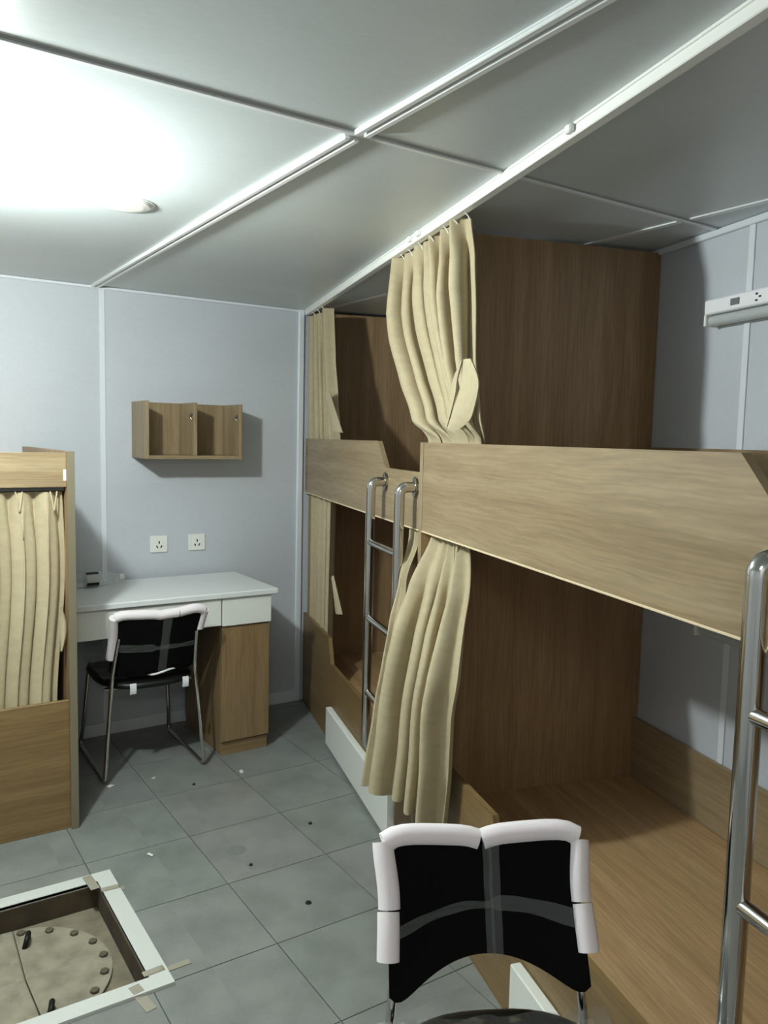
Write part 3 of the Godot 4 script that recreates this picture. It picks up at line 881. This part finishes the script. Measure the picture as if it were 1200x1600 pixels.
func build_wall_things() -> void:
	var o := thing("wall_shelf", Vector3(1.335, 1.324, ZB), 0, "open oak shelf box with two compartments on the back wall above the desk", "shelf")
	var x0 := -0.235
	var x1 := 0.231
	part(o, "side_panel", boxm(Vector3(x0, 0, 0.001), Vector3(x0 + 0.016, 0.262, 0.22), 0.0015, 1), mat.oak)
	part(o, "side_panel", boxm(Vector3(x1 - 0.016, 0, 0.001), Vector3(x1, 0.262, 0.22), 0.0015, 1), mat.oak)
	part(o, "divider", boxm(Vector3(-0.010, 0.016, 0.012), Vector3(0.006, 0.262, 0.22), 0.0015, 1), mat.oak)
	part(o, "bottom_panel", boxm(Vector3(x0 + 0.016, 0, 0.001), Vector3(x1 - 0.016, 0.016, 0.22), 0.0015, 0), mat.oak)
	part(o, "back_panel", boxm(Vector3(x0 + 0.016, 0.016, 0.001), Vector3(x1 - 0.016, 0.262, 0.012), 0.001, 1), mat.oak)
	for x in [-0.010, x1 - 0.016]:
		var m := MB.new()
		box(m, Vector3(x - 0.012, 0.20, 0.185), Vector3(x, 0.212, 0.202), 0.002)
		tube(m, PackedVector3Array([Vector3(x - 0.010, 0.206, 0.19), Vector3(x - 0.014, 0.196, 0.198), Vector3(x - 0.006, 0.186, 0.203)]), 0.004, 8, 1.0, true)
		part(o, "catch", m, mat.steel, "small metal door catch")
	for k in 2:
		var s := thing("wall_socket", Vector3([1.227, 1.418][k], 0.905, ZB), 0, ["white wall socket over the desk, left one of the pair", "white wall socket over the desk, right one of the pair"][k], "socket", "wall sockets above the desk")
		part(s, "plate", boxm(Vector3(-0.042, -0.041, 0), Vector3(0.042, 0.041, 0.009), 0.003), mat.white)
		part(s, "insert", boxm(Vector3(-0.024, -0.026, 0.009), Vector3(0.024, 0.022, 0.0105), 0.001), mat.white)
		for q in [[0.0, 0.008, 0.0], [-0.0105, -0.013, 0.5], [0.0105, -0.013, -0.5]]:
			var m := boxm(Vector3(-0.003, -0.0065, 0), Vector3(0.003, 0.0065, 0.0015), 0.0004)
			var sl := part(s, "slot", m, mat.dark)
			sl.position = Vector3(q[0], q[1], 0.0098)
			sl.rotation.z = q[2]
	# lamps over the pillows
	for k in 2:
		var y: float = [1.80, 0.852][k]
		var s: float = [2.085, 2.05][k]
		var b := bunk_thing("bed_lamp", s, WT, y, ["white bed lamp with switch and socket on the wall of the near upper bunk", "dim bed lamp on the wall of the near lower bunk, half hidden by the rail"][k], "lamp", "bed lamps")
		part(b, "housing", boxm(Vector3(-0.056, 0.034, 0.0), Vector3(-0.001, 0.078, 0.62), 0.004), mat.lamp_white)
		part(b, "back_plate", boxm(Vector3(-0.010, 0.0, 0.0), Vector3(-0.001, 0.036, 0.62), 0.001), mat.white)
		for z in [0.0, 0.610]:
			part(b, "end_cap", boxm(Vector3(-0.056, 0.0, z), Vector3(-0.001, 0.036, z + 0.010), 0.003), mat.white)
		var m := MB.new()
		tube(m, PackedVector3Array([Vector3(-0.030, 0.017, 0.010), Vector3(-0.030, 0.017, 0.610)]), 0.0165, 18)
		part(b, "tube_cover", m, mat.diffuser, "grey frosted tube cover")
		var sw := part(b, "switch", boxm(Vector3(-0.059, 0.047, 0.115), Vector3(-0.055, 0.066, 0.15), 0.001), mat.grey, "grey rocker switch")
		for q in [[0.225, 0.056], [0.212, 0.065], [0.212, 0.047]]:
			part(b, "socket_slot", boxm(Vector3(-0.0575, q[1] - 0.0025, q[0]), Vector3(-0.0555, q[1] + 0.0025, q[0] + 0.008), 0.0003), mat.dark)


# ---------------------------------------------------------------- chairs
func build_chair(at: Vector3, turn: float, label: String, far: bool) -> void:
	# faces +z; the back stands at -z
	var o := thing("chair", at, turn, label, "chair", "black sled base chairs wrapped in film")
	var r := 0.0085
	for sx in [-1.0, 1.0]:
		var m := MB.new()
		var p := [Vector3(sx * 0.160, 0.62, -0.268), Vector3(sx * 0.172, 0.45, -0.208), Vector3(sx * 0.210, 0.0095, -0.225), Vector3(sx * 0.205, 0.0095, 0.262), Vector3(sx * 0.196, 0.11, 0.235), Vector3(sx * 0.175, 0.405, 0.20)]
		tube(m, fillet(p, 0.035, 7), r, 12)
		part(o, "leg_frame", m, mat.chrome)
	for z in [-0.12, 0.17]:
		var cm := MB.new()
		tube(cm, PackedVector3Array([Vector3(-0.185, 0.396 - (0.026 if far else 0.0), z), Vector3(0.185, 0.396 - (0.026 if far else 0.0), z)]), 0.008, 10)
		part(o, "cross_bar", cm, mat.chrome)
	# seat cushion
	var low := 0.026 if far else 0.0
	var sm := MB.new()
	var prof := [[0.0, 0.448], [0.45, 0.449], [0.75, 0.446], [0.9, 0.441], [0.97, 0.434], [1.0, 0.424], [0.985, 0.412], [0.93, 0.406], [0.6, 0.404], [0.0, 0.404]]
	var ring := func(k: int, a: float) -> Vector3:
		var cs := cos(a)
		var sn := sin(a)
		var e := 0.55 if sn > 0.0 else 0.72
		var x: float = signf(cs) * pow(absf(cs), e) * 0.208 * prof[k][0]
		var z: float = signf(sn) * pow(absf(sn), e) * (0.222 if sn > 0.0 else 0.258) * prof[k][0]
		var dip := -0.014 * (1.0 - pow(clampf(x / 0.208, -1, 1), 2.0)) * clampf(0.5 - z, 0.0, 1.0) if k < 3 else 0.0
		return Vector3(x, prof[k][1] - low + dip - 0.02 * maxf(0.0, z - 0.1) / 0.12, z + 0.03)
	var nsd := 48
	for k in prof.size() - 1:
		for j in nsd:
			var a0 := TAU * j / nsd
			var a1 := TAU * (j + 1) / nsd
			var nn := []
			for q in [[k, a0], [k, a1], [k + 1, a1], [k + 1, a0]]:
				var kk: int = q[0]
				var du: Vector3 = ring.call(kk, q[1] + 0.05) - ring.call(kk, q[1] - 0.05)
				var dv: Vector3 = ring.call(mini(kk + 1, prof.size() - 1), q[1]) - ring.call(maxi(kk - 1, 0), q[1])
				var c := dv.cross(du)
				if c.length() < 1e-9: c = Vector3.UP if kk < 4 else Vector3.DOWN
				c = c.normalized()
				var outw: Vector3 = ring.call(kk, q[1]) - Vector3(0, 0.425 - low, 0.03)
				if c.dot(Vector3(outw.x * 0.05, outw.y, outw.z * 0.05) if kk < 3 or kk > 7 else outw) < 0.0: c = -c
				nn.append(c)
			sm.quad(ring.call(k, a0), ring.call(k, a1), ring.call(k + 1, a1), ring.call(k + 1, a0), nn, [Vector2.ZERO, Vector2.ZERO, Vector2.ZERO, Vector2.ZERO])
	part(o, "seat", sm, mat.vinyl)
	# backrest: curved round the sitter, lower edge arched
	var back := func(u: float, v: float) -> Vector3:   # u, v in 0..1
		var w := u * 2.0 - 1.0
		var yb := 0.525 - low * 2.4 * (1.0 - w * w) - low - 0.070 * w * w + 0.035 * pow(absf(w), 12.0)
		var yt := 0.712 + 0.016 * w * w - 0.018 * pow(absf(w), 10.0) - 0.006 * exp(-w * w * 90.0)
		var hw := lerpf(0.178, 0.176, smoothstep(0.0, 0.55, v)) + 0.008 * smoothstep(0.6, 1.0, v)
		var y := lerpf(yb, yt, v)
		return Vector3(w * hw, y, -0.215 + lerpf(0.042, 0.014, v) * w * w - 0.36 * (y - 0.45))
	var bm := MB.new()
	sheet(bm, back, 36, 24, 0.026, true)
	part(o, "backrest", bm, mat.black)
	# white foam pipe over the edges
	var edges := [[[0.01, 0.985], [0.485, 0.985]], [[0.505, 0.985], [0.99, 0.985]], [[0.005, 1.0], [0.005, 0.56]], [[0.0, 0.54], [-0.005, 0.22]], [[0.995, 0.97], [0.995, 0.56]], [[1.0, 0.54], [1.005, 0.22]]]
	if far: edges = [[[0.01, 0.985], [0.30, 0.985]], [[0.31, 0.985], [0.99, 0.985]], [[1.0, 1.0], [1.0, 0.25]], [[0.0, 1.0], [0.0, 0.66]]]
	for e in edges:
		var path := PackedVector3Array()
		for k in 11:
			var f := k / 10.0
			var c: Vector3 = back.call(lerpf(e[0][0], e[1][0], f), lerpf(e[0][1], e[1][1], f))
			path.append(c + Vector3(0, 0.004 * sin(f * PI), 0))
		var fm := MB.new()
		tube(fm, path, 0.020, 16, 1.0, false)
		part(o, "foam_edging", fm, mat.foam)
	# clear film bands wound round the back
	for side in [1.0, -1.0]:
		for q in ([[0.50, 0.585, 0.02, 0.99], [0.53, 0.545, 0.02, 0.99]] if not far else [[0.38, 0.48, 0.02, 0.97]]):
			var fm := MB.new()
			sheet(fm, func(u: float, v: float):
				var uu := lerpf(q[0], q[1], u)
				var a: Vector3 = back.call(uu, lerpf(q[2], q[3], v))
				return a + Vector3(0, 0, side * (0.0165 + 0.0015 * sin(v * 17.0 + u * 9.0))), 6, 24, 0.0006)
			part(o, "film_band", fm, mat.band)
		var hm := MB.new()
		sheet(hm, func(u: float, v: float):
			var vv := 0.46 + (v - 0.5) * (0.12 if u > 0.55 else 0.07) + 0.04 * (u - 0.5)
			var a: Vector3 = back.call(lerpf(0.03, 0.97, u), vv)
			return a + Vector3(0, 0, side * (0.0172 + 0.0015 * sin(v * 9.0 + u * 23.0))), 30, 5, 0.0006)
		part(o, "film_band", hm, mat.band)
	# crumpled film over the seat
	var nz := FastNoiseLite.new(); nz.seed = 5; nz.frequency = 9.0
	var pm := MB.new()
	sheet(pm, func(u: float, v: float):
		var x := (u - 0.5) * 0.40
		var z := (v - 0.5) * 0.42 + 0.03
		return Vector3(x, 0.452 - low + 0.010 * nz.get_noise_2d(x, z) + 0.006 * absf(nz.get_noise_2d(x * 2.3 + 4.0, z * 2.3)), z), 34, 34, 0.0006)
	part(o, "plastic_film", pm, mat.film)
	if far:
		for q in [[0.095, 0.012, 0.2], [-0.125, 0.012, -0.15]]:
			var tm := MB.new()
			sheet(tm, func(u: float, v: float): return Vector3(q[0] + (u - 0.5) * 0.026, 0.440 - low - 0.045 * v, -0.232 - 0.004 * sin(v * PI)), 3, 6, 0.001)
			part(o, "tape_tab", tm, mat.foam)
		var lm := MB.new()
		var pp := PackedVector3Array()
		for k in 17:
			var a := TAU * k / 16.0
			pp.append(Vector3(-0.03 + 0.062 * cos(a), 0.446 + 0.008 * sin(a * 2.0), -0.205 + 0.022 * sin(a)))
		tube(lm, pp, 0.005, 8)
		part(o, "foam_loop", lm, mat.foam)


func build_ceiling_things() -> void:
	var l := thing("ceiling_lamp", Vector3(0.195, H, -2.165), 0, "round glowing ceiling lamp just beyond the left edge of the view", "lamp")
	var m := MB.new()
	lathe(m, [Vector2(0.0, 0.0), Vector2(0.085, 0.0), Vector2(0.085, -0.008), Vector2(0.0, -0.008)], 32)
	part(l, "base_ring", m, mat.white)
	m = MB.new()
	lathe(m, [Vector2(0.0, -0.165), Vector2(0.03, -0.162), Vector2(0.06, -0.150), Vector2(0.085, -0.125), Vector2(0.096, -0.095), Vector2(0.096, -0.04), Vector2(0.086, -0.010), Vector2(0.0, -0.008)], 32)
	part(l, "glowing_dome", m, mat.lamp)
	var om := OmniLight3D.new()
	om.name = "bulb_light"
	om.position = Vector3(0, -0.12, 0)
	om.light_color = Color(0.965, 1.0, 0.985)
	om.light_energy = lamp_energy
	om.light_size = 0.04
	om.omni_range = 12.0
	om.omni_attenuation = 2.0
	om.shadow_enabled = true
	l.add_child(om, true)
	# a flat panel lamp behind the camera
	var pl := thing("ceiling_panel_lamp", Vector3(-0.45, H, 0.62), 0, "square flat panel lamp on the ceiling behind the camera", "lamp")
	part(pl, "rim", boxm(Vector3(-0.26, -0.014, -0.26), Vector3(0.26, 0.0, 0.26), 0.003), mat.white)
	part(pl, "glowing_panel", boxm(Vector3(-0.24, -0.017, -0.24), Vector3(0.24, -0.013, 0.24), 0.001), mat.panel_lamp)
	var al := AreaLight3D.new()
	al.name = "panel_light"
	al.position = Vector3(0, -0.022, 0)
	al.rotation.x = -PI / 2
	al.area_size = Vector2(0.48, 0.48)
	al.light_color = Color(1.0, 0.985, 0.95)
	al.light_energy = fill_energy
	al.area_range = 12.0
	al.shadow_enabled = true
	pl.add_child(al, true)
	var d := thing("ceiling_disc", Vector3(0.683, H, -2.425), 0, "round white flush disc fitting on the ceiling near the glare", "ceiling fitting")
	m = MB.new()
	lathe(m, [Vector2(0.0, -0.011), Vector2(0.050, -0.010), Vector2(0.068, -0.0075), Vector2(0.076, -0.004), Vector2(0.078, 0.0)], 40)
	part(d, "disc", m, mat.white)
	m = MB.new()
	lathe(m, [Vector2(0.083, 0.0), Vector2(0.083, -0.002), Vector2(0.077, -0.002)], 40)
	part(d, "rim", m, mat.seam)


var lamp_energy := 4.0
var fill_energy := 0.5


func _ready() -> void:
	rng.seed = 4
	# camera
	var yaw := deg_to_rad(33.496)
	var pit := deg_to_rad(5.2374)
	var rol := deg_to_rad(1.2705)
	var fw := Vector3(sin(yaw) * cos(pit), -sin(pit), -cos(yaw) * cos(pit))
	var rt := Vector3(cos(yaw), 0, sin(yaw))
	var up := rt.cross(fw)
	var cam := Camera3D.new()
	cam.name = "camera"
	cam.fov = rad_to_deg(2.0 * atan(800.0 / 1255.12))
	cam.near = 0.02
	cam.transform = Transform3D(Basis(rt * cos(rol) + up * sin(rol), up * cos(rol) - rt * sin(rol), -fw), Vector3(0, 1.44, 0))
	add_child(cam)
	cam.current = true
	# surroundings and exposure: a closed room, no sky in view
	var env := Environment.new()
	env.background_mode = Environment.BG_COLOR
	env.background_color = Color(0.02, 0.02, 0.02)
	env.tonemap_mode = Environment.TONE_MAPPER_LINEAR
	env.tonemap_exposure = 1.04
	env.sdfgi_enabled = true
	env.ssao_enabled = true
	env.ssil_enabled = true
	var we := WorldEnvironment.new()
	we.name = "surroundings"
	we.environment = env
	add_child(we)
	lamp_energy = 2.12   # the lit lamp on the ceiling left of the view
	fill_energy = 1.6   # a panel lamp behind the camera
	make_materials()
	build_ceiling_things()
	build_room()
	build_bunk(0.53, 2.414, 0.92, 1.015, 1.775, 1.83, 0.365, 0.466, 0.72, 1.645, false, "near oak bunk bed on the right with bare lower platform")
	build_bunk(2.415, 4.22, 2.815, 2.915, 3.59, 3.65, 0.375, 0.49, 2.62, 3.555, true, "far oak bunk bed standing against the back wall corner")
	build_left_bed()
	build_desk()
	build_wall_things()
	build_track()
	build_curtains()
	build_ladder(2.47, 2.795, "chrome ladder with bent tops on the far bunk bed")
	build_ladder(0.575, 0.90, "chrome ladder on the near bunk bed at the right edge of the view")
	build_chair(Vector3(1.03, 0, -3.475), PI - 0.02, "black film wrapped chair tucked under the white desk", true)
	build_chair(Vector3(0.808, 0, -0.811), deg_to_rad(-27.0), "black film wrapped chair in the foreground before the near bunk", false)
	build_hatch()
	build_scraps()
